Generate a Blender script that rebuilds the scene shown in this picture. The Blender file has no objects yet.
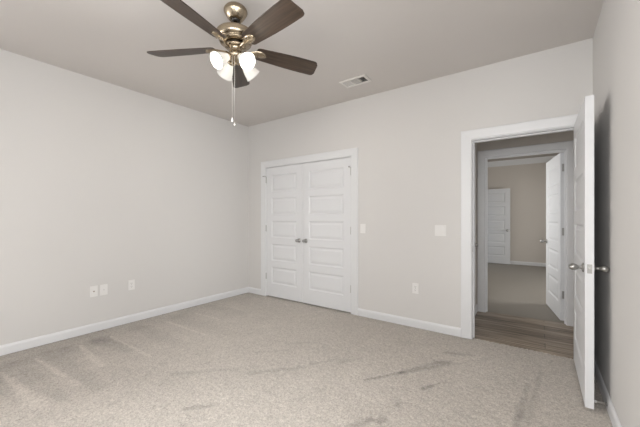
import bpy, bmesh, math, random
import numpy as np
from mathutils import Vector, Matrix

random.seed(4)
S = bpy.context.scene
C = S.collection

# ------------------------------------------------------------------ camera, world, daylight, exposure
HC = 1.231
YAW = math.radians(35.66)
FPX = 305.1
cam_d = bpy.data.cameras.new('camera')
cam_d.sensor_width = 36.0
cam_d.lens = 36.0 * FPX / 640.0
cam_d.shift_y = 4.5 / 640.0
cam_d.clip_start = 0.02
cam = bpy.data.objects.new('camera', cam_d)
C.objects.link(cam)
cam.location = (0, 0, HC)
cam.rotation_euler = (math.radians(90), 0, YAW)
S.camera = cam

S.view_settings.view_transform = 'Standard'
S.view_settings.look = 'None'
S.view_settings.gamma = 1.0
S.view_settings.use_curve_mapping = False
S.view_settings.exposure = 0.0

world = bpy.data.worlds.new('sky')
S.world = world
world.use_nodes = True
wb = world.node_tree.nodes['Background']
wb.inputs['Color'].default_value = (0.75, 0.87, 1.0, 1)
wb.inputs['Strength'].default_value = 0.6


def area(name, loc, rot, sx, sy, watts, col):
    d = bpy.data.lights.new(name, 'AREA')
    d.shape = 'RECTANGLE'
    d.size, d.size_y = sx, sy
    d.energy = watts
    d.color = col
    o = bpy.data.objects.new(name, d)
    C.objects.link(o)
    o.location = loc
    o.rotation_euler = rot
    return o


R90 = math.pi / 2
# lamps outside unseen windows; all but the bedroom's left one added for light
DOWN = math.radians(71)          # tilts the rear and side fill downward, like skylight
area('rear_fill', (-0.20, -1.49, 1.60), (DOWN, 0, 0), 1.0, 1.1, 77, (1.0, 0.995, 0.99))  # fill for light from behind the camera, set at an unseen window
area('side_fill', (0.63, 0.18, 1.42), (DOWN, 0, R90), 2.4, 1.4, 92, (1.0, 0.995, 0.99))  # added fill that brightens the left wall
area('daylight_left', (-4.17, -0.62, 1.42), (R90, 0, -R90), 1.0, 1.2, 94, (1.0, 0.995, 0.99))
area('far_room_fill', (2.74, 6.9, 1.45), (R90, 0, R90), 1.7, 1.4, 105, (1.0, 0.98, 0.94))  # added to brighten the far room, no source seen there
area('far_side_fill', (-1.69, 5.60, 1.45), (R90, 0, -R90), 1.6, 1.4, 36, (1.0, 0.98, 0.95))  # added to brighten the open far door and the entry carpet
area('hall_fill', (2.40, 4.02, 1.20), (R90, 0, R90), 0.75, 1.35, 11, (1.0, 0.98, 0.95))  # added to brighten the hall casing and floor
BULB = 790.0

# ------------------------------------------------------------------ room measures
XL, XR, YB, YF, ZC = -3.916, 0.368, 3.42, -1.25, 2.745
YB2 = 3.54                   # hall side of the back wall
YH, YH2 = 4.50, 4.62         # wall between vestibule and far room
XV = -0.67                   # vestibule's left wall
CX0, CX1, CXM = -3.500, -1.963, -2.765     # closet opening
DX0, DX1 = -0.550, 0.289     # bedroom doorway
FX0, FX1 = -0.562, 0.252     # far-room doorway
HO = 2.018
HX = 2.10                    # hall extended to the right, unseen, so that added light can enter
FL, FR, FY, FC = -1.45, 2.50, 9.60, 2.77   # far room: left, right, end wall, ceiling
# HO:                   # door head height

# ------------------------------------------------------------------ materials


def new_mat(name):
    m = bpy.data.materials.new(name)
    m.use_nodes = True
    nt = m.node_tree
    return m, nt, nt.nodes['Principled BSDF']


def tex_obj(nt, scale=(1, 1, 1), loc=(0, 0, 0)):
    tc = nt.nodes.new('ShaderNodeTexCoord')
    mp = nt.nodes.new('ShaderNodeMapping')
    mp.inputs['Scale'].default_value = scale
    mp.inputs['Location'].default_value = loc
    nt.links.new(tc.outputs['Object'], mp.inputs['Vector'])
    return mp.outputs['Vector']


def paint(name, col, rough=0.85, bump=0.02, scale=260, var=0.015):
    m, nt, b = new_mat(name)
    v = tex_obj(nt)
    n = nt.nodes.new('ShaderNodeTexNoise')
    n.inputs['Scale'].default_value = scale
    n.inputs['Detail'].default_value = 3
    nt.links.new(v, n.inputs['Vector'])
    n2 = nt.nodes.new('ShaderNodeTexNoise')
    n2.inputs['Scale'].default_value = 1.3
    nt.links.new(v, n2.inputs['Vector'])
    rp = nt.nodes.new('ShaderNodeValToRGB')
    rp.color_ramp.elements[0].color = (*[c * (1 - var) for c in col], 1)
    rp.color_ramp.elements[1].color = (*[min(1, c * (1 + var)) for c in col], 1)
    nt.links.new(n2.outputs['Fac'], rp.inputs['Fac'])
    nt.links.new(rp.outputs['Color'], b.inputs['Base Color'])
    b.inputs['Roughness'].default_value = rough
    bp = nt.nodes.new('ShaderNodeBump')
    bp.inputs['Strength'].default_value = bump
    bp.inputs['Distance'].default_value = 0.004
    nt.links.new(n.outputs['Fac'], bp.inputs['Height'])
    nt.links.new(bp.outputs['Normal'], b.inputs['Normal'])
    return m


def metal(name, col, rough, aniso=0.0):
    m, nt, b = new_mat(name)
    v = tex_obj(nt, (3, 3, 900))
    n = nt.nodes.new('ShaderNodeTexNoise')
    n.inputs['Scale'].default_value = 1.0
    nt.links.new(v, n.inputs['Vector'])
    rr = nt.nodes.new('ShaderNodeMapRange')
    rr.inputs['To Min'].default_value = rough * 0.8
    rr.inputs['To Max'].default_value = rough * 1.25
    nt.links.new(n.outputs['Fac'], rr.inputs['Value'])
    nt.links.new(rr.outputs['Result'], b.inputs['Roughness'])
    b.inputs['Base Color'].default_value = (*col, 1)
    b.inputs['Metallic'].default_value = 1.0
    if aniso:
        tg = nt.nodes.new('ShaderNodeTangent')
        tg.direction_type = 'RADIAL'
        tg.axis = 'Z'
        nt.links.new(tg.outputs[0], b.inputs['Tangent'])
        b.inputs['Anisotropic'].default_value = aniso
    return m


M_WALL = paint('greige_wall_paint', (0.63, 0.617, 0.602))
M_CEIL = paint('ceiling_paint', (0.635, 0.605, 0.58), 0.9, 0.05, 150)
M_WALL2 = paint('taupe_wall_paint', (0.585, 0.545, 0.50))
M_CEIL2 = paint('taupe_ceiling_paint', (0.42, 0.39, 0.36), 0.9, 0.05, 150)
M_TRIM = paint('white_trim_paint', (0.695, 0.70, 0.71), 0.42, 0.0, 300, 0.004)
M_DOOR = paint('white_door_paint', (0.69, 0.697, 0.71), 0.45, 0.0, 300, 0.004)
M_PLATE = paint('white_plastic', (0.75, 0.74, 0.725), 0.35, 0.0, 300, 0.003)
M_SLOT = paint('dark_slot', (0.06, 0.055, 0.05), 0.6, 0.0)
M_DUCT = paint('grey_duct', (0.10, 0.10, 0.095), 0.7, 0.0)
M_VENT = paint('white_enamel', (0.74, 0.72, 0.69), 0.4, 0.0, 300, 0.003)
M_RUBBER = paint('white_rubber', (0.75, 0.74, 0.72), 0.7, 0.0)
M_NICKEL = metal('satin_nickel', (0.40, 0.395, 0.38), 0.30)
M_FANMETAL = metal('brushed_nickel_warm', (0.38, 0.315, 0.23), 0.25, 0.75)
M_CHAIN = metal('pale_steel_chain', (0.85, 0.83, 0.79), 0.35)
M_DARKMETAL = metal('dark_gap_metal', (0.08, 0.075, 0.07), 0.45)
M_BRASS = metal('connector_brass', (0.35, 0.32, 0.27), 0.3)


def wood_blade():
    m, nt, b = new_mat('walnut_blade')
    v = tex_obj(nt, (4, 70, 70))
    n = nt.nodes.new('ShaderNodeTexNoise')
    n.inputs['Scale'].default_value = 1.0
    n.inputs['Detail'].default_value = 6
    n.inputs['Distortion'].default_value = 0.6
    nt.links.new(v, n.inputs['Vector'])
    rp = nt.nodes.new('ShaderNodeValToRGB')
    rp.color_ramp.elements[0].position = 0.3
    rp.color_ramp.elements[0].color = (0.026, 0.0165, 0.0105, 1)
    rp.color_ramp.elements[1].position = 0.72
    rp.color_ramp.elements[1].color = (0.075, 0.049, 0.033, 1)
    nt.links.new(n.outputs['Fac'], rp.inputs['Fac'])
    nt.links.new(rp.outputs['Color'], b.inputs['Base Color'])
    b.inputs['Roughness'].default_value = 0.38
    return m


M_BLADE = wood_blade()


def plank_floor():
    m, nt, b = new_mat('brown_plank_floor')
    v = tex_obj(nt, (1, 1, 1), (0.72, 0.02, 0))
    br = nt.nodes.new('ShaderNodeTexBrick')
    br.offset = 0.37
    br.inputs['Scale'].default_value = 1.0
    br.inputs['Brick Width'].default_value = 1.22
    br.inputs['Row Height'].default_value = 0.15
    br.inputs['Mortar Size'].default_value = 0.0022
    br.inputs['Color1'].default_value = (0.0, 0.0, 0.0, 1)
    br.inputs['Color2'].default_value = (1, 1, 1, 1)
    br.inputs['Mortar'].default_value = (0.0, 0.0, 0.0, 1)
    nt.links.new(v, br.inputs['Vector'])
    v2 = tex_obj(nt, (2.2, 34, 1))
    n = nt.nodes.new('ShaderNodeTexNoise')
    n.inputs['Scale'].default_value = 1.0
    n.inputs['Detail'].default_value = 7
    n.inputs['Distortion'].default_value = 0.8
    nt.links.new(v2, n.inputs['Vector'])
    ad = nt.nodes.new('ShaderNodeMath')
    ad.operation = 'MULTIPLY_ADD'
    ad.inputs[1].default_value = 0.30
    nt.links.new(br.outputs['Color'], ad.inputs[0])
    nt.links.new(n.outputs['Fac'], ad.inputs[2])
    rp = nt.nodes.new('ShaderNodeValToRGB')
    rp.color_ramp.elements[0].position = 0.42
    rp.color_ramp.elements[0].color = (0.060, 0.040, 0.026, 1)
    rp.color_ramp.elements[1].position = 0.90
    rp.color_ramp.elements[1].color = (0.44, 0.36, 0.28, 1)
    nt.links.new(ad.outputs[0], rp.inputs['Fac'])
    mx = nt.nodes.new('ShaderNodeMixRGB')
    nt.links.new(br.outputs['Fac'], mx.inputs['Fac'])
    nt.links.new(rp.outputs['Color'], mx.inputs['Color1'])
    mx.inputs['Color2'].default_value = (0.03, 0.023, 0.018, 1)
    nt.links.new(mx.outputs['Color'], b.inputs['Base Color'])
    b.inputs['Roughness'].default_value = 0.42
    return m


M_PLANK = plank_floor()


def carpet(name, base, use_nap):
    m, nt, b = new_mat(name)
    v = tex_obj(nt)
    n = nt.nodes.new('ShaderNodeTexNoise')
    n.inputs['Scale'].default_value = 105
    n.inputs['Detail'].default_value = 4
    n.inputs['Roughness'].default_value = 0.7
    nt.links.new(v, n.inputs['Vector'])
    rp = nt.nodes.new('ShaderNodeValToRGB')
    e = rp.color_ramp.elements
    e[0].position = 0.30
    e[0].color = (*[c * 0.62 for c in base], 1)
    e[1].position = 0.66
    e[1].color = (*[c * 1.22 for c in base], 1)
    nt.links.new(n.outputs['Fac'], rp.inputs['Fac'])
    out = rp.outputs['Color']
    if use_nap:
        at = nt.nodes.new('ShaderNodeAttribute')
        at.attribute_name = 'pile_lean'
        mx = nt.nodes.new('ShaderNodeMixRGB')
        mx.blend_type = 'MULTIPLY'
        mx.inputs['Fac'].default_value = 1.0
        r2 = nt.nodes.new('ShaderNodeValToRGB')
        r2.color_ramp.elements[0].color = (0.0, 0.0, 0.0, 1)
        r2.color_ramp.elements[1].color = (1.0, 1.0, 1.0, 1)
        nt.links.new(at.outputs['Fac'], r2.inputs['Fac'])
        nt.links.new(out, mx.inputs['Color1'])
        nt.links.new(r2.outputs['Color'], mx.inputs['Color2'])
        out = mx.outputs['Color']
    nt.links.new(out, b.inputs['Base Color'])
    b.inputs['Roughness'].default_value = 1.0
    b.inputs['Specular IOR Level'].default_value = 0.05
    b.inputs['Sheen Weight'].default_value = 0.15
    bp = nt.nodes.new('ShaderNodeBump')
    bp.inputs['Strength'].default_value = 0.5
    bp.inputs['Distance'].default_value = 0.006
    nt.links.new(n.outputs['Fac'], bp.inputs['Height'])
    nt.links.new(bp.outputs['Normal'], b.inputs['Normal'])
    return m


CARPET = (0.575, 0.530, 0.478)
M_CARPET = carpet('beige_cut_pile_carpet', CARPET, True)
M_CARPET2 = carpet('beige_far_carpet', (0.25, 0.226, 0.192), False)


def frosted():
    m, nt, b = new_mat('lit_frosted_glass')
    nt.nodes.remove(b)
    o = nt.nodes['Material Output']
    tr = nt.nodes.new('ShaderNodeBsdfTranslucent')
    tr.inputs['Color'].default_value = (0.15, 0.147, 0.14, 1)
    df = nt.nodes.new('ShaderNodeBsdfPrincipled')
    df.inputs['Base Color'].default_value = (0.9, 0.89, 0.86, 1)
    df.inputs['Roughness'].default_value = 0.25
    mx = nt.nodes.new('ShaderNodeMixShader')
    mx.inputs['Fac'].default_value = 0.35
    nt.links.new(tr.outputs[0], mx.inputs[1])
    nt.links.new(df.outputs[0], mx.inputs[2])
    em = nt.nodes.new('ShaderNodeEmission')
    em.inputs['Color'].default_value = (1.0, 0.97, 0.90, 1)
    em.inputs['Strength'].default_value = 0.3
    ad = nt.nodes.new('ShaderNodeAddShader')
    nt.links.new(mx.outputs[0], ad.inputs[0])
    nt.links.new(em.outputs[0], ad.inputs[1])
    nt.links.new(ad.outputs[0], o.inputs['Surface'])
    return m


def emitter(name, col, s):
    m, nt, b = new_mat(name)
    nt.nodes.remove(b)
    em = nt.nodes.new('ShaderNodeEmission')
    em.inputs['Color'].default_value = (*col, 1)
    em.inputs['Strength'].default_value = s
    nt.links.new(em.outputs[0], nt.nodes['Material Output'].inputs['Surface'])
    return m


def pane_glass():
    m, nt, b = new_mat('window_glass')
    nt.nodes.remove(b)
    t = nt.nodes.new('ShaderNodeBsdfTransparent')
    g = nt.nodes.new('ShaderNodeBsdfGlossy')
    g.inputs['Roughness'].default_value = 0.02
    f = nt.nodes.new('ShaderNodeFresnel')
    f.inputs['IOR'].default_value = 1.3
    mx = nt.nodes.new('ShaderNodeMixShader')
    nt.links.new(f.outputs[0], mx.inputs[0])
    nt.links.new(t.outputs[0], mx.inputs[1])
    nt.links.new(g.outputs[0], mx.inputs[2])
    nt.links.new(mx.outputs[0], nt.nodes['Material Output'].inputs['Surface'])
    return m


M_FROST = frosted()
M_BULB = emitter('lit_bulb', (1.0, 0.92, 0.82), BULB)
M_GLASS = pane_glass()

# ------------------------------------------------------------------ mesh helpers


def bm_new():
    return bmesh.new()


def box(bm, x0, x1, y0, y1, z0, z1, bev=0.0):
    r = bmesh.ops.create_cube(bm, size=1.0)
    vs = r['verts']
    for v in vs:
        v.co = Vector(((x0 + x1) / 2 + v.co.x * (x1 - x0), (y0 + y1) / 2 + v.co.y * (y1 - y0), (z0 + z1) / 2 + v.co.z * (z1 - z0)))
    if bev > 0:
        es = list({e for v in vs for e in v.link_edges})
        bmesh.ops.bevel(bm, geom=es, offset=bev, segments=2, affect='EDGES', profile=0.6)
    return vs


def lathe(bm, prof, seg=32, M=None):
    """prof: (radius, z) pairs, spun about local z."""
    rings = []
    for r, z in prof:
        if r < 1e-6:
            rings.append([bm.verts.new((0, 0, z))])
        else:
            rings.append([bm.verts.new((r * math.cos(2 * math.pi * k / seg), r * math.sin(2 * math.pi * k / seg), z)) for k in range(seg)])
    for a, b in zip(rings, rings[1:]):
        for k in range(seg):
            k2 = (k + 1) % seg
            if len(a) == 1 and len(b) == 1:
                continue
            if len(a) == 1:
                f = (a[0], b[k], b[k2])
            elif len(b) == 1:
                f = (a[k], b[0], a[k2])
            else:
                f = (a[k], b[k], b[k2], a[k2])
            bm.faces.new(f).smooth = True
    if M is not None:
        for ring in rings:
            for v in ring:
                v.co = M @ v.co
    return rings


def tube(bm, pts, r, seg=8):
    pts = [Vector(p) for p in pts]
    rings = []
    up = Vector((0.13, 0.31, 0.94)).normalized()
    for i, p in enumerate(pts):
        t = (pts[min(i + 1, len(pts) - 1)] - pts[max(i - 1, 0)]).normalized()
        a = t.cross(up)
        if a.length < 1e-4:
            a = t.cross(Vector((1, 0, 0)))
        a.normalize()
        b = t.cross(a)
        rr = r[i] if isinstance(r, (list, tuple)) else r
        rings.append([bm.verts.new(p + (a * math.cos(2 * math.pi * k / seg) + b * math.sin(2 * math.pi * k / seg)) * rr) for k in range(seg)])
    for a, b in zip(rings, rings[1:]):
        for k in range(seg):
            bm.faces.new((a[k], a[(k + 1) % seg], b[(k + 1) % seg], b[k])).smooth = True
    bm.faces.new(rings[0][::-1])
    bm.faces.new(rings[-1])


def axis_matrix(loc, d):
    d = Vector(d).normalized()
    return Matrix.Translation(Vector(loc)) @ d.to_track_quat('Z', 'Y').to_matrix().to_4x4()


def obj(name, bm, mat, parent=None, world_coords=False):
    """Link a bmesh as ONE object; with world_coords the vertices are moved into the parent's frame."""
    if world_coords and parent is not None:
        bmesh.ops.transform(bm, matrix=wm(parent).inverted(), verts=bm.verts)
    bmesh.ops.recalc_face_normals(bm, faces=bm.faces)
    me = bpy.data.meshes.new(name)
    bm.to_mesh(me)
    bm.free()
    me.materials.append(mat)
    o = bpy.data.objects.new(name, me)
    C.objects.link(o)
    if parent is not None:
        o.parent = parent
    return o


def wm(o):
    m = Matrix.LocRotScale(o.location, o.rotation_euler, o.scale)
    return wm(o.parent) @ m if o.parent else m


def struct(name, bm, mat, parent=None):
    o = obj(name, bm, mat, parent)
    o['kind'] = 'structure'
    return o


def thing(name, label, cat, loc, rotz=0.0, group=None):
    o = bpy.data.objects.new(name, None)
    o.empty_display_size = 0.1
    C.objects.link(o)
    o.location = loc
    o.rotation_euler = (0, 0, rotz)
    o['label'] = label
    o['category'] = cat
    if group:
        o['group'] = group
    return o


# ------------------------------------------------------------------ setting: floors


def blur(a, k):
    ker = np.ones(k) / k
    p = k // 2
    a = np.apply_along_axis(lambda r: np.convolve(np.pad(r, p, mode='edge'), ker, 'valid')[:r.size], 0, a)
    return np.apply_along_axis(lambda r: np.convolve(np.pad(r, p, mode='edge'), ker, 'valid')[:r.size], 1, a)


def px_floor(px, py):
    """floor point seen at a place in the photo (used to measure where vacuum tracks lie)"""
    d = HC * FPX / (py - 218.0)
    l = (px - 320) / FPX * d
    a = YAW
    return (-math.sin(a) * d + math.cos(a) * l, math.cos(a) * d + math.sin(a) * l)


def build_carpet():
    step = 0.0095
    x0, x1, y0, y1 = XL, XR, YF, YB + 0.055
    nx, ny = int((x1 - x0) / step) + 1, int((y1 - y0) / step) + 1
    xs, ys = np.linspace(x0, x1, nx), np.linspace(y0, y1, ny)
    X, Y = np.meshgrid(xs, ys)                       # (ny, nx)
    rng = np.random.default_rng(7)
    tuft = rng.random((ny, nx))
    lump = blur(rng.random((ny, nx)), 3)
    lump = (lump - lump.mean()) / lump.std()
    Z = -0.0050 + 0.0005 * lump + 0.0075 * (tuft - 0.5)
    Z = np.minimum(Z, 0.0)
    # how the pile leans: broad soft variation, vacuum strips, foot scuffs
    big = blur(rng.random((ny, nx)), 41)
    big = (big - big.mean()) / big.std()
    mid = blur(rng.random((ny, nx)), 15)
    mid = (mid - mid.mean()) / mid.std()
    fine = blur(rng.random((ny, nx)), 3)
    fine = (fine - fine.mean()) / fine.std()
    lean = 0.87 + 0.014 * big + 0.012 * mid + 0.022 * fine

    def seg_dist(p, q):
        px, py = X - p[0], Y - p[1]
        dx, dy = q[0] - p[0], q[1] - p[1]
        L2 = dx * dx + dy * dy
        t = np.clip((px * dx + py * dy) / L2, 0, 1)
        return np.hypot(px - t * dx, py - t * dy), t

    def stroke(a, b, wa, wb, amount, fade=0.3):
        """brushed mark from a to b, wa and wb its half widths at the ends"""
        nonlocal lean
        d, t = seg_dist(px_floor(*a), px_floor(*b))
        wd = wa + (wb - wa) * t
        w = np.clip(1.5 - (d + 0.006 * mid + 0.004 * fine) / wd, 0, 1)
        lean = lean + 1.15 * amount * w * (1 - fade * t) * np.clip(1 + 0.30 * fine, 0.2, 1.8)

    # vacuum strips fanning out from the left wall: darker laid pile with pale turning lines between
    for a, b, wa, wb, s in [((-14, 372), (14, 402), 0.07, 0.03, -0.17), ((10, 366), (62, 398), 0.13, 0.05, -0.15), ((50, 352), (98, 388), 0.12, 0.05, -0.16),
                            ((100, 340), (128, 349), 0.10, 0.07, -0.20), ((70, 347), (96, 352), 0.07, 0.05, -0.09), ((140, 328), (186, 346), 0.10, 0.05, -0.09),
                            ((178, 317), (238, 336), 0.10, 0.05, -0.07), ((214, 306), (262, 319), 0.10, 0.05, -0.06)]:
        stroke(a, b, wa, wb, s, 0.6)
    for a, b, wa, wb, s in [((1, 372), (40, 404), 0.012, 0.05, 0.20), ((36, 358), (78, 384), 0.012, 0.020, 0.22), ((80, 345), (101, 365), 0.012, 0.030, 0.20),
                            ((111, 336), (150, 356), 0.010, 0.016, 0.20), ((166, 321), (205, 334), 0.010, 0.014, 0.15), ((196, 313), (226, 321), 0.010, 0.014, 0.14),
                            ((210, 303), (240, 309), 0.010, 0.014, 0.12)]:
        stroke(a, b, wa, wb, s, 0.3)
    # laid pile close to the left wall
    lean = lean - 0.09 * np.clip(1.25 - (X - XL) / 0.42, 0, 1)
    # scuffs and wheel marks
    for a, b, wa, wb, s in [((364, 379.5), (402, 372), 0.010, 0.020, -0.26), ((402, 372), (446, 362), 0.026, 0.040, -0.22), ((436, 361), (458, 363), 0.030, 0.016, -0.14),
                            ((446, 352), (472, 355), 0.018, 0.030, -0.20), ((424, 388), (432, 385), 0.022, 0.016, -0.22), ((430, 386), (448, 379), 0.014, 0.006, -0.18),
                            ((397, 405), (402, 401), 0.018, 0.010, -0.20), ((345, 426), (384, 418), 0.012, 0.026, -0.18), ((370, 418), (380, 422), 0.020, 0.012, -0.14),
                            ((516, 424), (528, 384), 0.018, 0.012, -0.17), ((534, 398), (541, 370), 0.016, 0.010, -0.14), ((524, 420), (533, 396), 0.030, 0.020, -0.08),
                            ((185, 408), (218, 404), 0.016, 0.022, -0.20), ((174, 373), (238, 368), 0.024, 0.014, -0.11), ((250, 373), (305, 366), 0.030, 0.020, -0.13),
                            ((312, 363), (338, 359), 0.026, 0.016, -0.13), ((256, 352), (284, 350), 0.020, 0.014, -0.10), ((286, 343), (318, 342), 0.020, 0.012, -0.09),
                            ((340, 362), (368, 356), 0.022, 0.016, -0.09), ((380, 340), (430, 345), 0.030, 0.020, -0.06), ((458, 361), (500, 351), 0.014, 0.030, 0.07)]:
        stroke(a, b, wa, wb, s, 0.25)
    # little pressed curls of pile by the closet doors
    for (p, q) in [((266, 297), (270, 298)), ((284, 303), (288, 305)), ((304, 309), (310, 311)), ((316, 311), (322, 311))]:
        stroke(p, q, 0.012, 0.012, 0.14, 0.2)
    lean = np.clip(lean, 0, 1)
    me = bpy.data.meshes.new('floor')
    co = np.stack([X, Y, Z], -1).reshape(-1, 3)
    idx = np.arange(nx * ny).reshape(ny, nx)
    q = np.stack([idx[:-1, :-1], idx[:-1, 1:], idx[1:, 1:], idx[1:, :-1]], -1).reshape(-1, 4)
    me.vertices.add(len(co))
    me.vertices.foreach_set('co', co.ravel())
    me.loops.add(q.size)
    me.loops.foreach_set('vertex_index', q.ravel().astype(np.int32))
    me.polygons.add(len(q))
    me.polygons.foreach_set('loop_start', np.arange(0, q.size, 4, dtype=np.int32))
    me.polygons.foreach_set('loop_total', np.full(len(q), 4, dtype=np.int32))
    me.update()
    at = me.attributes.new('pile_lean', 'FLOAT', 'POINT')
    at.data.foreach_set('value', lean.ravel().astype(np.float32))
    me.polygons.foreach_set('use_smooth', np.ones(len(q), dtype=bool))
    me.validate()
    me.materials.append(M_CARPET)
    o = bpy.data.objects.new('floor', me)
    C.objects.link(o)
    o['kind'] = 'structure'


build_carpet()
bm = bm_new()
box(bm, XL - 0.12, XR + 0.12, YF - 0.12, YB + 0.05, -0.14, -0.02)
struct('floor_slab', bm, M_DUCT)
bm = bm_new()
box(bm, XV - 0.12, HX + 0.12, YB + 0.05, YH + 0.055, -0.14, 0.0)
struct('floor_hall', bm, M_PLANK)
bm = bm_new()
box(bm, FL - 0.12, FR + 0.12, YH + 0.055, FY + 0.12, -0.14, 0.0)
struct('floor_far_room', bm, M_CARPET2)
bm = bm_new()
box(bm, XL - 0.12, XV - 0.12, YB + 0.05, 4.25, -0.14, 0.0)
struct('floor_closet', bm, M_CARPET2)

# ------------------------------------------------------------------ setting: walls and ceilings
VX0, VX1, VY0, VY1 = -1.807, -1.493, 2.884, 3.065          # ceiling register, outer edges
bm = bm_new()
h = 0.022
a0, a1, b0, b1 = VX0 + h, VX1 - h, VY0 + h, VY1 - h
box(bm, XL - 0.12, a0, YF - 0.12, YB2, ZC, ZC + 0.15)
box(bm, a1, XR + 0.12, YF - 0.12, YB2, ZC, ZC + 0.15)
box(bm, a0, a1, YF - 0.12, b0, ZC, ZC + 0.15)
box(bm, a0, a1, b1, YB2, ZC, ZC + 0.15)
struct('ceiling', bm, M_CEIL)
bm = bm_new()
box(bm, XL - 0.12, HX + 0.12, YB2, YH, ZC, ZC + 0.15)
box(bm, XR + 0.12, HX + 0.12, YB2 - 0.12, YB2, ZC, ZC + 0.15)
struct('ceiling_hall', bm, M_CEIL)
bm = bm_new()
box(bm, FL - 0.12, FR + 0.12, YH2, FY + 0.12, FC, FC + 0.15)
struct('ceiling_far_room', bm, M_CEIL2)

LY0, LY1, LZ0, LZ1 = -1.15, -0.10, 0.78, 2.08      # window in the left wall, behind the camera's view
bm = bm_new()
box(bm, XL - 0.12, XL, YF - 0.12, LY0, 0, ZC)
box(bm, XL - 0.12, XL, LY1, 4.25, 0, ZC)
box(bm, XL - 0.12, XL, LY0, LY1, 0, LZ0)
box(bm, XL - 0.12, XL, LY0, LY1, LZ1, ZC)
struct('wall_left', bm, M_WALL)
RY0, RY1, RZ0, RZ1 = -1.08, 1.44, 0.66, 2.14        # added window in the right wall, unseen, beside the camera
bm = bm_new()
box(bm, XR, XR + 0.12, YF - 0.12, RY0, 0, ZC)
box(bm, XR, XR + 0.12, RY1, YB2, 0, ZC)
box(bm, XR, XR + 0.12, RY0, RY1, 0, RZ0)
box(bm, XR, XR + 0.12, RY0, RY1, RZ1, ZC)
struct('wall_right', bm, M_WALL)
j = 0.02
bm = bm_new()
box(bm, XL, CX0 - j, YB, YB2, 0, ZC)
box(bm, CX0 - j, CX1 + j, YB, YB2, HO + j, ZC)
box(bm, CX1 + j, DX0 - j, YB, YB2, 0, ZC)
box(bm, DX0 - j, DX1 + j, YB, YB2, HO + j, ZC)
box(bm, DX1 + j, XR, YB, YB2, 0, ZC)
struct('wall_back', bm, M_WALL)
# wall behind the camera, its unseen window placed for the light
WX0, WX1, WZ0, WZ1 = -0.74, 0.32, 1.00, 2.16
bm = bm_new()
box(bm, XL, WX0, YF - 0.12, YF, 0, ZC)
box(bm, WX1, XR, YF - 0.12, YF, 0, ZC)
box(bm, WX0, WX1, YF - 0.12, YF, 0, WZ0)
box(bm, WX0, WX1, YF - 0.12, YF, WZ1, ZC)
struct('wall_front', bm, M_WALL)
# closet shell
bm = bm_new()
box(bm, XL, XV - 0.12, 4.15, 4.25, 0, ZC)
struct('wall_closet', bm, M_WALL)
# vestibule left wall with its door opening
VD0, VD1 = 3.60, 4.17
bm = bm_new()
box(bm, XV - 0.12, XV, YB2, VD0 - j, 0, ZC)
box(bm, XV - 0.12, XV, VD1 + j, YH, 0, ZC)
box(bm, XV - 0.12, XV, VD0 - j, VD1 + j, HO + j, ZC)
struct('wall_hall', bm, M_WALL2)
bm = bm_new()
box(bm, XR + 0.12, HX + 0.12, YB2 - 0.12, YB2, 0, ZC)
struct('wall_hall_near', bm, M_WALL2)
bm = bm_new()
box(bm, HX, HX + 0.12, YB2, YH, 0, 0.5)
box(bm, HX, HX + 0.12, YB2, YH, 1.9, ZC)
box(bm, HX, HX + 0.12, YB2, YB2 + 0.1, 0.5, 1.9)
box(bm, HX, HX + 0.12, YH - 0.1, YH, 0.5, 1.9)
struct('wall_hall_end', bm, M_WALL2)  # unseen end wall of the added hall stretch
bm = bm_new()
box(bm, FL - 0.12, FX0 - j, YH, YH2, 0, FC)
box(bm, FX0 - j, FX1 + j, YH, YH2, HO + j, FC)
box(bm, FX1 + j, FR + 0.12, YH, YH2, 0, FC)
struct('wall_far_doorway', bm, M_WALL2)
bm = bm_new()
box(bm, FL - 0.12, FR + 0.12, FY, FY + 0.12, 0, FC)
struct('wall_far', bm, M_WALL2)
PY0, PY1 = FY - 0.94, FY - 0.12               # doorway at the far end of that wall
bm = bm_new()
box(bm, FL - 0.12, FL, YH2, 4.78, 0, FC)
box(bm, FL - 0.12, FL, 6.42, PY0 - j, 0, FC)
box(bm, FL - 0.12, FL, 4.78, 6.42, 0, 0.70)
box(bm, FL - 0.12, FL, 4.78, 6.42, 2.15, FC)
box(bm, FL - 0.12, FL, PY1 + j, FY, 0, FC)
box(bm, FL - 0.12, FL, PY0 - j, PY1 + j, HO + j, FC)
struct('wall_far_left', bm, M_WALL2)
bm = bm_new()
box(bm, FR, FR + 0.12, YH2, 6.0, 0, FC)
box(bm, FR, FR + 0.12, 7.8, FY, 0, FC)
box(bm, FR, FR + 0.12, 6.0, 7.8, 0, 0.7)
box(bm, FR, FR + 0.12, 6.0, 7.8, 2.15, FC)
struct('wall_far_right', bm, M_WALL2)
bm = bm_new()
box(bm, FL - 1.1, FL - 1.0, PY0 - 0.3, FY + 0.12, 0, FC)
struct('wall_far_passage', bm, M_WALL2)

# ------------------------------------------------------------------ windows (all unseen; all but the bedroom's left one added for light)


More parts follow.
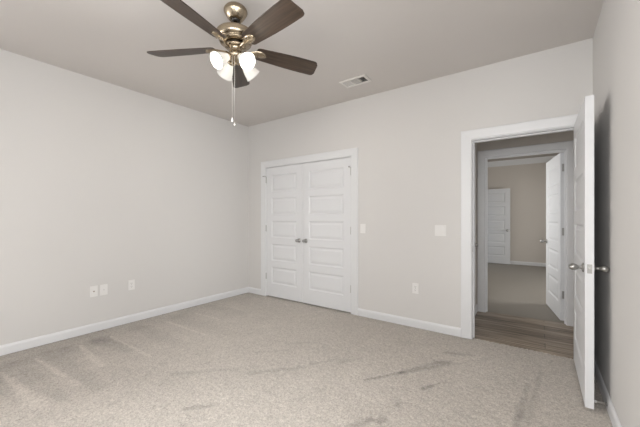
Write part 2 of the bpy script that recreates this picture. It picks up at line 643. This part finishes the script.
def window(name, x0, x1, z0, z1, n, axis_y, flip=False):
    """framed window with n sashes standing in a wall that faces y (flip: faces x)"""
    def bx(bm, u0, u1, v0, v1, w0, w1, bev=0.0):
        if flip:
            box(bm, v0, v1, u0, u1, w0, w1, bev)
        else:
            box(bm, u0, u1, v0, v1, w0, w1, bev)
    y = axis_y
    bm = bm_new()
    f = 0.05
    bx(bm, x0, x0 + f, y - 0.03, y + 0.03, z0, z1)
    bx(bm, x1 - f, x1, y - 0.03, y + 0.03, z0, z1)
    bx(bm, x0 + f, x1 - f, y - 0.03, y + 0.03, z0, z0 + f)
    bx(bm, x0 + f, x1 - f, y - 0.03, y + 0.03, z1 - f, z1)
    for k in range(1, n):
        xm = x0 + (x1 - x0) * k / n
        bx(bm, xm - 0.035, xm + 0.035, y - 0.03, y + 0.03, z0 + f, z1 - f)
    zm = (z0 + z1) / 2
    root = struct(name, bm, M_TRIM)
    for k in range(n):
        u0 = x0 + (x1 - x0) * k / n + (f if k == 0 else 0.035)
        u1 = x0 + (x1 - x0) * (k + 1) / n - (f if k == n - 1 else 0.035)
        bm = bm_new()
        bx(bm, u0, u1, y - 0.018, y + 0.018, zm - 0.02, zm + 0.02)
        obj('meeting_rail', bm, M_TRIM, root)
        bm = bm_new()
        bx(bm, u0, u1, y - 0.002, y + 0.002, z0 + f, zm - 0.02)
        bx(bm, u0, u1, y - 0.002, y + 0.002, zm + 0.02, z1 - f)
        obj('window_pane', bm, M_GLASS, root)
    return root


w1 = window('added_window_1', WX0, WX1, WZ0, WZ1, 1, YF - 0.08)  # unseen; position and sill chosen for the light let in
bm = bm_new()
box(bm, WX0 - 0.06, WX1 + 0.06, YF - 0.05, YF + 0.05, WZ0 - 0.025, WZ0, 0.004)
obj('window_sill', bm, M_TRIM, w1)
w2 = window('added_window_2', RY0, RY1, RZ0, RZ1, 3, XR + 0.08, True)  # invented opening for the side fill
bm = bm_new()
box(bm, XR - 0.025, XR + 0.05, RY0 - 0.06, RY1 + 0.06, RZ0 - 0.025, RZ0, 0.004)
obj('window_sill', bm, M_TRIM, w2)
window('window_3', LY0, LY1, LZ0, LZ1, 1, XL - 0.08, True)
window('added_window_5', 6.0, 7.8, 0.7, 2.15, 2, FR + 0.08, True)  # invented opening for the far room's right-hand fill
window('added_window_6', YB2 + 0.1, YH - 0.1, 0.5, 1.9, 1, HX + 0.08, True)  # invented opening at the end of the extended hall
window('added_window_4', 4.78, 6.42, 0.7, 2.15, 2, FL - 0.08, True)  # second invented far-room window, for light on the open door

# ------------------------------------------------------------------ trims: casings with jambs
CAS = [(0.0, 0.0), (0.0, 0.010), (0.004, 0.0135), (0.010, 0.0135), (0.015, 0.010), (0.024, 0.0115), (0.070, 0.016), (0.084, 0.018),
       (0.096, 0.018), (0.100, 0.014), (0.100, 0.0)]


def casing(name, u0, u1, ztop, face, out, depth, axis='y', jamb_to=None, stop=None, scale=1.0, sides=(1.0, 1.0), parent=None):
    """Mitred casing round an opening u0..u1 in the wall plane `face`, standing out along sign `out`.
    jamb_to: the other wall face, to which the jamb runs."""
    def P(u, v, z):
        return (u, v, z) if axis == 'y' else (v, u, z)
    bm = bm_new()
    rv = 0.005
    rings = []
    for w, t in CAS:
        w = w * scale + rv
        wl, wr = w * sides[0], w * sides[1]
        v = face + out * t
        rings.append([bm.verts.new(P(u0 - wl, v, 0)), bm.verts.new(P(u0 - wl, v, ztop + w)), bm.verts.new(P(u1 + wr, v, ztop + w)), bm.verts.new(P(u1 + wr, v, 0))])
    n = len(rings)
    for i in range(n):
        a, b = rings[i], rings[(i + 1) % n]
        for k in range(3):
            bm.faces.new((a[k], a[k + 1], b[k + 1], b[k]))
    bm.faces.new([r[0] for r in rings])
    bm.faces.new([r[3] for r in rings][::-1])
    root = struct(name, bm, M_TRIM) if parent is None else obj(name, bm, M_TRIM, parent)
    if jamb_to is not None:
        bm = bm_new()
        va, vb = sorted((face, jamb_to))

        def B(ua, ub, za, zb, v0=va, v1=vb):
            if axis == 'y':
                box(bm, ua, ub, v0, v1, za, zb)
            else:
                box(bm, v0, v1, ua, ub, za, zb)
        B(u0 - 0.02, u0, 0, ztop)
        B(u1, u1 + 0.02, 0, ztop)
        B(u0 - 0.02, u1 + 0.02, ztop, ztop + 0.02)
        obj('jamb', bm, M_TRIM, root)
        if stop is not None:
            bm = bm_new()
            s0, s1 = stop
            B(u0, u0 + 0.011, 0, ztop - 0.011, s0, s1)
            B(u1 - 0.011, u1, 0, ztop - 0.011, s0, s1)
            B(u0, u1, ztop - 0.011, ztop, s0, s1)
            obj('jamb_stop', bm, M_TRIM, root)
    return root


casing('trim_1', CX0, CX1, HO, YB, -1, 0, jamb_to=YB2, stop=(YB + 0.052, YB + 0.085))
t2 = casing('trim_2', DX0, DX1, HO, YB, -1, 0, jamb_to=YB2, stop=(YB + 0.048, YB + 0.084), sides=(1.0, 0.77))
casing('casing', DX0, DX1, HO, YB2, 1, 0, sides=(1.0, 0.77), parent=t2)
t3 = casing('trim_3', FX0, FX1, HO - 0.004, YH, -1, 0, jamb_to=YH2, stop=(YH2 - 0.084, YH2 - 0.048), scale=0.93)
casing('casing', FX0, FX1, HO - 0.004, YH2, 1, 0, parent=t3)
t4 = casing('trim_4', VD0, VD1, HO, XV, 1, 0, axis='x', jamb_to=XV - 0.12, stop=(XV - 0.08, XV - 0.046), sides=(0.65, 1.0))
casing('trim_5', PY0, PY1, HO, FL, 1, 0, axis='x', jamb_to=FL - 0.12, sides=(1.0, 1.0))
# strike plate on the bedroom door's latch-side jamb
bm = bm_new()
box(bm, DX0 - 0.001, DX0 + 0.0015, YB + 0.006, YB + 0.036, 0.885, 0.945)
obj('strike_plate', bm, M_NICKEL, t2)

# ------------------------------------------------------------------ baseboards
BH, BT = 0.090, 0.014


def baseboard(name, p, q, nrm, hgt=BH):
    """board from p to q (2-D), standing out along nrm from the wall"""
    prof = [(0, 0), (BT, 0), (BT, hgt - 0.022), (BT - 0.003, hgt - 0.012), (BT - 0.008, hgt - 0.003), (0.003, hgt), (0, hgt)]
    bm = bm_new()
    ra = [bm.verts.new((p[0] + nrm[0] * t, p[1] + nrm[1] * t, z)) for t, z in prof]
    rb = [bm.verts.new((q[0] + nrm[0] * t, q[1] + nrm[1] * t, z)) for t, z in prof]
    n = len(prof)
    for i in range(n):
        bm.faces.new((ra[i], ra[(i + 1) % n], rb[(i + 1) % n], rb[i]))
    bm.faces.new(ra)
    bm.faces.new(rb[::-1])
    return struct(name, bm, M_TRIM)


baseboard('baseboard_left', (XL, YF), (XL, YB), (1, 0))
baseboard('baseboard_back', (CX1 + 0.105, YB), (DX0 - 0.105, YB), (0, -1))
baseboard('baseboard_back_corner', (XL + BT, YB), (CX0 - 0.105, YB), (0, -1))
baseboard('baseboard_right', (XR, YF), (XR, YB), (-1, 0))
baseboard('baseboard_front', (XL + BT, YF), (XR - BT, YF), (0, 1))
baseboard('baseboard_hall_corner', (XV, VD1 + 0.105), (XV, YH), (1, 0))
baseboard('baseboard_far', (FL, FY), (FR, FY), (0, -1))
baseboard('baseboard_far_right', (FR, YH2), (FR, FY - BT), (-1, 0))
baseboard('baseboard_far_left', (FL, YH2), (FL, PY0 - 0.105), (1, 0))

# crown moulding on the far room's end wall
bm = bm_new()
prof = [(t, FC - 2.69 + z) for t, z in ((0, 2.555), (0.012, 2.555), (0.018, 2.572), (0.030, 2.585), (0.060, 2.620), (0.085, 2.655), (0.098, 2.668), (0.105, 2.69), (0, 2.69))]
ra = [bm.verts.new((FL, FY - t, z)) for t, z in prof]
rb = [bm.verts.new((FR, FY - t, z)) for t, z in prof]
for i in range(len(prof)):
    bm.faces.new((ra[i], ra[(i + 1) % len(prof)], rb[(i + 1) % len(prof)], rb[i]))
bm.faces.new(ra)
bm.faces.new(rb[::-1])
struct('trim_6', bm, M_TRIM)

# ------------------------------------------------------------------ doors


def leaf_bm(W, H, T, sg, stile=0.112):
    """five-panel door leaf; local x 0..W from the hinge, y 0..sg*T, z 0..H"""
    bm = bm_new()
    top, bot, rail = 0.115, 0.20, 0.098
    ph = (H - top - bot - 4 * rail) / 5
    xs = [0, stile, W - stile, W]
    zs = [0, bot]
    for k in range(5):
        zs.append(zs[-1] + ph)
        if k < 4:
            zs.append(zs[-1] + rail)
    zs.append(H)
    for y0, inw in ((0.0, 1), (T, -1)):
        def V(x, z, d=0.0):
            return bm.verts.new((x, sg * (y0 + inw * d), z))
        for i in range(3):
            for k in range(len(zs) - 1):
                xa, xb, za, zb = xs[i], xs[i + 1], zs[k], zs[k + 1]
                if i == 1 and k % 2 == 1:
                    rings = []
                    for ins, dep in ((0, 0), (0.006, 0.004), (0.014, 0.010), (0.026, 0.010), (0.050, 0.0035)):
                        rings.append([V(xa + ins, za + ins, dep), V(xb - ins, za + ins, dep), V(xb - ins, zb - ins, dep), V(xa + ins, zb - ins, dep)])
                    for a, b in zip(rings, rings[1:]):
                        for m in range(4):
                            bm.faces.new((a[m], a[(m + 1) % 4], b[(m + 1) % 4], b[m]))
                    bm.faces.new(rings[-1])
                else:
                    bm.faces.new((V(xa, za), V(xb, za), V(xb, zb), V(xa, zb)))
    bmesh.ops.remove_doubles(bm, verts=bm.verts, dist=1e-5)
    ya, yb = 0.0, sg * T
    for x in (0, W):
        ax = [bm.verts.new((x, ya, 0)), bm.verts.new((x, yb, 0)), bm.verts.new((x, yb, H)), bm.verts.new((x, ya, H))]
        bm.faces.new(ax)
    for z in (0, H):
        ax = [bm.verts.new((0, ya, z)), bm.verts.new((W, ya, z)), bm.verts.new((W, yb, z)), bm.verts.new((0, yb, z))]
        bm.faces.new(ax)
    return bm


KNOB = [(0.0, 0.0), (0.030, 0.0), (0.032, 0.003), (0.030, 0.007), (0.020, 0.010), (0.012, 0.013), (0.0095, 0.019), (0.0095, 0.027),
        (0.012, 0.031), (0.0175, 0.038), (0.0215, 0.047), (0.0230, 0.056), (0.0215, 0.065), (0.0165, 0.073), (0.009, 0.078), (0.0, 0.0795)]



def knob_bm(M, k=1.0):
    bm = bm_new()
    lathe(bm, [(r * k, z * k) for r, z in KNOB], 28, M)
    return bm


HIN = (0.305, 1.055, 1.815)


def door(name, hinge, ang, W, sg, knobs=(0, 1), z0=0.014, H=1.998, T=0.0445, latch=True, stops=False, kz=0.905, hinges=True):
    """hinge: (x, y) of the leaf's pivot corner; ang: direction of the leaf; face y=0 carries the hinge barrels"""
    o = struct(name, leaf_bm(W, H, T, sg), M_DOOR)
    o.location = (hinge[0], hinge[1], z0)
    o.rotation_euler = (0, 0, ang)
    for side in knobs:
        yy, dy = (0.0, -sg) if side == 0 else (sg * T, sg)
        obj('door_knob', knob_bm(axis_matrix((W - 0.062, yy, kz - z0), (0, dy, 0))), M_NICKEL, o)
    if latch:
        bm = bm_new()
        box(bm, W - 0.0005, W + 0.0012, sg * T / 2 - 0.012, sg * T / 2 + 0.012, kz - z0 - 0.029, kz - z0 + 0.029)
        box(bm, W + 0.001, W + 0.008, sg * T / 2 - 0.006, sg * T / 2 + 0.006, kz - z0 - 0.007, kz - z0 + 0.007, 0.002)
        obj('latch_plate', bm, M_NICKEL, o)
    if hinges:
        for i, z in enumerate(HIN):
            bm = bm_new()
            lathe(bm, [(0, -0.05), (0.004, -0.05), (0.0062, -0.046), (0.0062, 0.046), (0.004, 0.05), (0, 0.05)], 12,
                  Matrix.Translation((-0.001, -sg * 0.0055, z)))
            box(bm, -0.0018, 0.0002, min(0, sg * 0.03), max(0, sg * 0.03), z - 0.045, z + 0.045)
            hg = obj('hinge', bm, M_NICKEL, o)
            if stops and i == 2:
                bm = bm_new()
                tube(bm, [(-0.001, -sg * 0.005, z + 0.053), (-0.004, -sg * 0.03, z + 0.053), (-0.006, -sg * 0.062, z + 0.053)], 0.0042, 8)
                lathe(bm, [(0, -0.006), (0.009, -0.006), (0.009, 0.004), (0, 0.004)], 14, axis_matrix((-0.006, -sg * 0.066, z + 0.053), (0, 1, 0)))
                obj('hinge_pin_stop', bm, M_NICKEL, hg)
    return o


door('door_1', (CX0 + 0.002, YB + 0.004), 0.0, CXM - CX0 - 0.0035, 1, knobs=(0,), latch=False, stops=True, H=1.999)
door('door_2', (CX1 - 0.002, YB + 0.004), math.pi, CX1 - CXM - 0.0035, -1, knobs=(0,), latch=False, stops=True, H=1.999)
door('door_3', (DX1 - 0.001, YB - 0.004), math.radians(-90.2), 0.826, -1, H=2.000)
d4 = door('door_4', (FX1, YH2 + 0.004), math.radians(99), 0.803, 1, H=1.996)
door('door_5', (XV - 0.004, VD0 + 0.003), math.radians(90), VD1 - VD0 - 0.006, 1, H=1.998, latch=False)
door('door_6', (FL + 0.02, PY1 - 0.004), math.radians(-0.5), 0.815, -1, H=1.998)
# jamb leaves of the far doorway's hinges
for z in HIN:
    bm = bm_new()
    box(bm, FX1 - 0.0025, FX1 + 0.001, YH2 - 0.042, YH2 + 0.002, z - 0.037, z + 0.058)
    obj('hinge_plate', bm, M_NICKEL, t3)

# ------------------------------------------------------------------ ceiling fan
FWD = Vector((-math.sin(YAW), math.cos(YAW), 0))
LAT = Vector((math.cos(YAW), math.sin(YAW), 0))
fan_xy = FWD * 2.196 + LAT * (-0.607)
fan = thing('ceiling_fan', 'brushed nickel ceiling fan with five dark wood blades and four lit glass shades', 'ceiling fan', (fan_xy.x, fan_xy.y, ZC))


def az(fwd, lat):
    v = FWD * fwd + LAT * lat
    return math.atan2(v.y, v.x)


bm = bm_new()
lathe(bm, [(0, -0.001), (0.058, -0.001), (0.072, -0.006), (0.081, -0.018), (0.084, -0.032), (0.078, -0.046), (0.064, -0.068), (0.050, -0.087), (0.043, -0.092), (0.031, -0.093), (0.029, -0.078), (0, -0.078)], 48)
obj('canopy', bm, M_FANMETAL, fan)
bm = bm_new()
lathe(bm, [(0.0, -0.07), (0.030, -0.07), (0.030, -0.095), (0.020, -0.103), (0.0, -0.103)], 32)
obj('hanger_ball', bm, M_DARKMETAL, fan)
HS = -0.014
bm = bm_new()
lathe(bm, [(0, -0.06), (0.0125, -0.06), (0.0125, -0.150), (0.021, -0.153), (0.024, -0.161), (0.024, -0.184), (0, -0.184)], 24)
obj('downrod', bm, M_FANMETAL, fan)
bm = bm_new()
lathe(bm, [(0, -0.166), (0.060, -0.166), (0.112, -0.168), (0.127, -0.171), (0.132, -0.176), (0.132, -0.184), (0.128, -0.206), (0.121, -0.222),
           (0.114, -0.227), (0.108, -0.229), (0.108, -0.234), (0.111, -0.237), (0.110, -0.244), (0.098, -0.249), (0.078, -0.252), (0, -0.252)], 56, Matrix.Translation((0, 0, HS)))
obj('motor_housing', bm, M_FANMETAL, fan)
bm = bm_new()
lathe(bm, [(0, -0.250), (0.064, -0.250), (0.064, -0.266), (0, -0.266)], 40, Matrix.Translation((0, 0, HS)))
obj('motor_gap', bm, M_DARKMETAL, fan)
bm = bm_new()
lathe(bm, [(0, -0.264), (0.072, -0.264), (0.074, -0.270), (0.072, -0.278), (0.052, -0.282), (0.046, -0.286), (0.046, -0.318), (0.050, -0.322), (0.056, -0.328), (0, -0.328)], 48, Matrix.Translation((0, 0, HS)))
obj('switch_housing', bm, M_FANMETAL, fan)
bm = bm_new()
lathe(bm, [(0, -0.326), (0.058, -0.326), (0.062, -0.334), (0.060, -0.346), (0.050, -0.360), (0.034, -0.372), (0.018, -0.379), (0.009, -0.382), (0.009, -0.392),
           (0.006, -0.398), (0, -0.400)], 48, Matrix.Translation((0, 0, HS)))
lk = obj('light_kit_bowl', bm, M_FANMETAL, fan)

ZB = -0.293


def blade_bm():
    bm = bm_new()
    r0, r1 = 0.150, 0.650
    n = 40
    top, botm = [], []
    outline = []
    for i in range(n + 1):
        t = i / n
        r = r0 + (r1 - r0) * t
        hw = 0.056 + 0.019 * math.sin(min(1, t / 0.80) * math.pi / 2) ** 1.2
        if t < 0.04:
            hw *= 0.80 + 0.20 * (t / 0.04) ** 0.5
        e = (r1 - r) / 0.035
        if e < 1:
            hw = hw - 0.030 * (1 - math.sqrt(max(0, 1 - (1 - e) ** 2)))
        outline.append((r, hw))
    left = [(r + 0.010 * (hw / 0.069) * (r - r0) / (r1 - r0), hw) for r, hw in outline]
    right = [(r - 0.010 * (hw / 0.069) * (r - r0) / (r1 - r0), -hw) for r, hw in outline]
    vt = [[bm.verts.new((x, y, z)) for x, y in left] for z in (0.003, -0.003)]
    wt = [[bm.verts.new((x, y, z)) for x, y in right] for z in (0.003, -0.003)]
    for k in range(n):
        bm.faces.new((vt[0][k], vt[0][k + 1], wt[0][k + 1], wt[0][k]))
        bm.faces.new((vt[1][k], wt[1][k], wt[1][k + 1], vt[1][k + 1]))
        bm.faces.new((vt[0][k], vt[1][k], vt[1][k + 1], vt[0][k + 1]))
        bm.faces.new((wt[0][k], wt[0][k + 1], wt[1][k + 1], wt[1][k]))
    bm.faces.new((vt[0][0], wt[0][0], wt[1][0], vt[1][0]))
    bm.faces.new((vt[0][n], vt[1][n], wt[1][n], wt[0][n]))
    return bm


def bracket_bm():
    """blade iron: arm from the flywheel, spreading into a rounded shield under the blade root"""
    bm = bm_new()
    pts = [(0.062, 0.013), (0.085, 0.012), (0.105, 0.013), (0.128, 0.020), (0.148, 0.031), (0.170, 0.035), (0.195, 0.032), (0.215, 0.022), (0.228, 0.008)]
    sec = []
    for x, hw in pts:
        zc = -0.005 - 0.012 * max(0, 1 - (x - 0.062) / 0.06)
        row = []
        for s in range(7):
            a = -1 + 2 * s / 6
            row.append((x, hw * a, zc - 0.010 * (1 - a * a)))
        sec.append(row)
    up = [[bm.verts.new((p[0], p[1], p[2] if False else -0.0035 - 0.012 * max(0, 1 - (p[0] - 0.062) / 0.06))) for p in row] for row in sec]
    dn = [[bm.verts.new(p) for p in row] for row in sec]
    n = len(sec)
    for i in range(n - 1):
        for s in range(6):
            bm.faces.new((up[i][s], up[i + 1][s], up[i + 1][s + 1], up[i][s + 1])).smooth = True
            bm.faces.new((dn[i][s], dn[i][s + 1], dn[i + 1][s + 1], dn[i + 1][s])).smooth = True
        for s in (0, 6):
            bm.faces.new((up[i][s], dn[i][s], dn[i + 1][s], up[i + 1][s]))
    for i in (0, n - 1):
        for s in range(6):
            bm.faces.new((up[i][s], up[i][s + 1], dn[i][s + 1], dn[i][s]))
    for x, y in ((0.165, 0.018), (0.165, -0.018), (0.205, 0.0)):
        lathe(bm, [(0.0042, -0.010), (0.0042, -0.0168), (0.002, -0.0182), (0, -0.0182)], 10, Matrix.Translation((x, y, 0)))
    return bm


blade0 = iron0 = None
base = az(math.cos(math.radians(-10.65)), math.sin(math.radians(-10.65)))
for k in range(5):
    # blade azimuths in the (forward, right) frame: -11, 61, 133, 205, 277 degrees; to the right of forward is clockwise
    a = base - math.radians(72 * k)
    if blade0 is None:
        blade0 = obj('blade', blade_bm(), M_BLADE, fan)
        iron0 = obj('blade_bracket', bracket_bm(), M_FANMETAL, blade0)
        b = blade0
    else:
        b = blade0.copy()
        C.objects.link(b)
        b.parent = fan
        c = iron0.copy()
        C.objects.link(c)
        c.parent = b
    b.location = (0, 0, ZB)
    b.rotation_mode = 'XYZ'
    # pitch about the blade's own length: clockwise edge (local -y) raised
    b.rotation_euler = (math.radians(-14.5), 0, a)

# light kit: four arms, cups, frosted bell shades with lit bulbs
TILT = math.radians(55)
sh_prof = [(0.021, -0.006), (0.024, 0.0), (0.027, 0.010), (0.030, 0.022), (0.036, 0.036), (0.043, 0.052), (0.048, 0.068), (0.0515, 0.084), (0.056, 0.098),
           (0.060, 0.106), (0.0575, 0.1065), (0.0535, 0.098), (0.049, 0.084), (0.0455, 0.068), (0.0405, 0.052), (0.0335, 0.036), (0.0275, 0.022), (0.0245, 0.010), (0.021, 0.0), (0.018, -0.006)]
sh0 = None
for (f, l) in ((-0.673, 0.74), (0.74, 0.673), (0.673, -0.74), (-0.74, -0.673)):
    A = az(f, l)
    outv = Vector((math.cos(A), math.sin(A), 0))
    d = outv * math.sin(TILT) + Vector((0, 0, -math.cos(TILT)))
    p0 = outv * 0.066 + Vector((0, 0, -0.380))
    M = axis_matrix(p0, d)
    if sh0 is None:
        bm = bm_new()
        lathe(bm, [(0.0, -0.034), (0.010, -0.034), (0.013, -0.026), (0.024, -0.020), (0.0275, -0.012), (0.0275, 0.001), (0.0255, 0.001), (0.0, -0.004)], 24)
        tube(bm, [(0, 0, -0.05), (0, 0, -0.03)], 0.008, 10)
        cu0 = obj('shade_holder', bm, M_FANMETAL, fan)
        bm = bm_new()
        lathe(bm, sh_prof, 36)
        sh0 = obj('glass_shade', bm, M_FROST, fan)
        bm = bm_new()
        lathe(bm, [(0, 0.0), (0.011, 0.0), (0.012, 0.016), (0.014, 0.024), (0.022, 0.040), (0.025, 0.052), (0.023, 0.064), (0.016, 0.073), (0.0, 0.078)], 20)
        bu0 = obj('bulb', bm, M_BULB, fan)
        trio = (cu0, sh0, bu0)
    else:
        trio = []
        for src in (cu0, sh0, bu0):
            c = src.copy()
            C.objects.link(c)
            c.parent = fan
            trio.append(c)
    loc, rot, _s = M.decompose()
    for c in trio:
        c.location = loc
        c.rotation_euler = rot.to_euler()


def chain(off_f, off_l, z_end, fob):
    p = FWD * off_f + LAT * off_l
    bm = bm_new()
    z = -0.332
    tube(bm, [(p.x * 0.85, p.y * 0.85, z), (p.x, p.y, z - 0.006), (p.x, p.y, z - 0.02), (p.x, p.y, z_end)], 0.0009, 6)
    zz = z - 0.02
    while zz > z_end:
        bmesh.ops.create_icosphere(bm, subdivisions=1, radius=0.0014, matrix=Matrix.Translation((p.x, p.y, zz)))
        zz -= 0.0065
    c = obj('pull_chain', bm, M_CHAIN, fan)
    bm = bm_new()
    lathe(bm, [(0, 0.004), (0.003, 0.004), (0.0045, 0.0), (0.006, -0.006), (0.0072, -0.014), (0.0066, -0.022), (0.0035, -0.027), (0, -0.028)], 16, Matrix.Translation((p.x, p.y, z_end)))
    obj('chain_fob', bm, fob, c)


chain(-0.052, -0.010, 1.932 - ZC, M_PLATE)
chain(-0.049, 0.006, 1.905 - ZC, M_CHAIN)

# ------------------------------------------------------------------ ceiling register
vent = thing('ceiling_vent', 'white three-way louvered air register in the ceiling near the closet', 'vent', ((VX0 + VX1) / 2, (VY0 + VY1) / 2, ZC))
vw, vd = (VX1 - VX0) / 2, (VY1 - VY0) / 2
bm = bm_new()
for (xa, xb, ya, yb) in ((-vw, vw, -vd, -vd + 0.027), (-vw, vw, vd - 0.027, vd), (-vw, -vw + 0.027, -vd + 0.027, vd - 0.027), (vw - 0.027, vw, -vd + 0.027, vd - 0.027)):
    box(bm, xa, xb, ya, yb, -0.008, 0.0)
obj('register_frame', bm, M_VENT, vent)
iw, idp = vw - 0.027, vd - 0.027
thirds = [(-iw, -iw / 3 - 0.004), (-iw / 3 + 0.004, iw / 3 - 0.004), (iw / 3 + 0.004, iw)]
for xm in (-iw / 3, iw / 3):
    bm = bm_new()
    box(bm, xm - 0.004, xm + 0.004, -idp, idp, -0.006, 0.02)
    obj('divider', bm, M_VENT, vent)


def slat(bm, c, half, width, tilt, along_y):
    """thin louver blade; tilt from vertical"""
    dx, dz = math.sin(tilt) * width / 2, math.cos(tilt) * width / 2
    th = 0.0006
    pts = []
    for s in (-1, 1):
        for e in (-1, 1):
            pts.append((s, e))
    vs = []
    for e in (-1, 1):
        for (u, w) in ((-dx - th, dz), (-dx + th, dz), (dx + th, -dz), (dx - th, -dz)):
            if along_y:
                vs.append(bm.verts.new((c[0] + u, c[1] + e * half, c[2] + w)))
            else:
                vs.append(bm.verts.new((c[0] + e * half, c[1] + u, c[2] + w)))
    a, b = vs[:4], vs[4:]
    bm.faces.new(a)
    bm.faces.new(b[::-1])
    for k in range(4):
        bm.faces.new((a[k], a[(k + 1) % 4], b[(k + 1) % 4], b[k]))


for gi, (xa, xb) in enumerate(thirds):
    bm = bm_new()
    if gi == 1:
        k = 8
        for q in range(k):
            yy = -idp + (q + 0.5) * 2 * idp / k
            slat(bm, ((xa + xb) / 2, yy, 0.006), (xb - xa) / 2, 0.020, math.radians(-16), False)
    else:
        k = 6
        for q in range(k):
            xx = xa + (q + 0.5) * (xb - xa) / k
            slat(bm, (xx, 0, 0.006), idp, 0.020, math.radians(-46 if gi == 0 else 42), True)
    obj('louver_bank', bm, M_VENT, vent)
bm = bm_new()
e = 0.001
box(bm, -iw - e, -iw, -idp, idp, 0.0, 0.12)
box(bm, iw, iw + e, -idp, idp, 0.0, 0.12)
box(bm, -iw, iw, -idp - e, -idp, 0.0, 0.12)
box(bm, -iw, iw, idp, idp + e, 0.0, 0.12)
box(bm, -iw, iw, -idp, idp, 0.12, 0.125)
obj('duct_boot', bm, M_DUCT, vent)

# ------------------------------------------------------------------ switch and outlet plates (local: face looks along -y)


def plate(root, w, hgt=0.116):
    bm = bm_new()
    box(bm, -w / 2, w / 2, -0.006, 0.0, -hgt / 2, hgt / 2, 0.0022)
    return obj('cover_plate', bm, M_PLATE, root)


def screw(root, x, z, mat=None):
    bm = bm_new()
    lathe(bm, [(0.0034, 0.0), (0.0034, 0.001), (0.0015, 0.0016), (0, 0.0016)], 12, axis_matrix((x, -0.006, z), (0, -1, 0)))
    obj('screw', bm, mat or M_PLATE, root)


def rocker(root, x):
    bm = bm_new()
    box(bm, x - 0.0178, x + 0.0178, -0.0068, -0.005, -0.0345, 0.0345)
    obj('switch_bezel', bm, M_PLATE, root)
    bm = bm_new()
    vs = box(bm, x - 0.0155, x + 0.0155, -0.0095, -0.0062, -0.032, 0.032)
    for v in vs:
        if v.co.y < -0.008 and v.co.z > 0:
            v.co.y = -0.0070
    obj('rocker', bm, M_PLATE, root)


def receptacle(root, z):
    bm = bm_new()
    box(bm, -0.0165, 0.0165, -0.0078, -0.005, z - 0.0140, z + 0.0140, 0.0012)
    rc = obj('receptacle_face', bm, M_PLATE, root)
    bm = bm_new()
    for x, hh in ((-0.0063, 0.0042), (0.0063, 0.0034)):
        box(bm, x - 0.0012, x + 0.0012, -0.0081, -0.0070, z + 0.003 - hh, z + 0.003 + hh)
    lathe(bm, [(0.0026, 0.0), (0.0026, 0.0011), (0, 0.0011)], 12, axis_matrix((0, -0.0070, z - 0.0075), (0, -1, 0)))
    obj('slot', bm, M_SLOT, rc)


g = thing('light_switch', 'single white rocker switch plate on the wall beside the closet casing', 'light switch', (-1.791, YB, 1.099))
plate(g, 0.070)
rocker(g, 0)
screw(g, 0, 0.048)
screw(g, 0, -0.048)
g = thing('light_switch', 'double white rocker switch plate on the wall left of the open bedroom door', 'light switch', (-0.860, YB, 1.096))
plate(g, 0.116)
for x in (-0.023, 0.023):
    rocker(g, x)
    screw(g, x, 0.048)
    screw(g, x, -0.048)
g = thing('wall_outlet', 'white duplex outlet low on the back wall below the double switch', 'outlet', (-1.130, YB, 0.439))
plate(g, 0.070)
receptacle(g, 0.0195)
receptacle(g, -0.0195)
screw(g, 0, 0, M_NICKEL)
LW = R90            # plates on the left wall look along +x
g = thing('cable_outlet', 'white wall plate with one dark round coaxial jack at its centre', 'outlet', (XL, 1.255, 0.437), LW)
plate(g, 0.072)
bm = bm_new()
lathe(bm, [(0.0075, 0.0), (0.0075, 0.004), (0.0052, 0.004), (0.0052, 0.012), (0.0036, 0.012), (0.0036, 0.006), (0, 0.006)], 16, axis_matrix((0, -0.006, 0), (0, -1, 0)))
obj('coaxial_jack', bm, M_BRASS, g)
screw(g, 0, 0.042)
screw(g, 0, -0.042)
g = thing('data_outlet', 'plain white wall plate with pale insert directly beside the coaxial jack plate', 'outlet', (XL, 1.349, 0.437), LW)
plate(g, 0.072)
bm = bm_new()
box(bm, -0.0168, 0.0168, -0.0075, -0.005, -0.0335, 0.0335, 0.001)
obj('insert', bm, M_PLATE, g)
bm = bm_new()
box(bm, -0.0055, 0.0055, -0.0079, -0.0070, -0.0045, 0.0045)
obj('data_jack', bm, paint('pale_grey_plastic', (0.55, 0.54, 0.52), 0.5, 0.0), g)
screw(g, 0, 0.048)
screw(g, 0, -0.048)
g = thing('wall_outlet', 'white duplex outlet standing apart on the long wall, closer to the closet', 'outlet', (XL, 1.631, 0.440), LW)
plate(g, 0.070)
receptacle(g, 0.0195)
receptacle(g, -0.0195)
screw(g, 0, 0, M_NICKEL)

# ------------------------------------------------------------------ spring door stop on the right baseboard
ds = thing('door_stop', 'small spring door stop on the baseboard behind the open bedroom door', 'door stop', (XR - BT, 2.652, 0.042))
L = XR - BT - DX1 - 0.002
bm = bm_new()
lathe(bm, [(0, 0), (0.0125, 0), (0.0125, 0.004), (0.009, 0.008), (0.005, 0.010), (0, 0.010)], 20, axis_matrix((0, 0, 0), (-1, 0, 0)))
obj('base', bm, M_NICKEL, ds)
bm = bm_new()
turns, npt = 16, 16 * 12
pts = []
for i in range(npt + 1):
    t = i / npt
    a = 2 * math.pi * turns * t
    pts.append((-0.008 - (L - 0.022) * t, 0.0058 * math.cos(a), 0.0058 * math.sin(a) - 0.001 * t))
tube(bm, pts, 0.0015, 6)
obj('spring', bm, M_CHAIN, ds)
bm = bm_new()
lathe(bm, [(0, 0), (0.0065, 0), (0.008, 0.003), (0.008, 0.010), (0.006, 0.013), (0, 0.0135)], 16, axis_matrix((-(L - 0.0145), 0, -0.001), (-1, 0, 0)))
obj('rubber_tip', bm, M_RUBBER, ds)
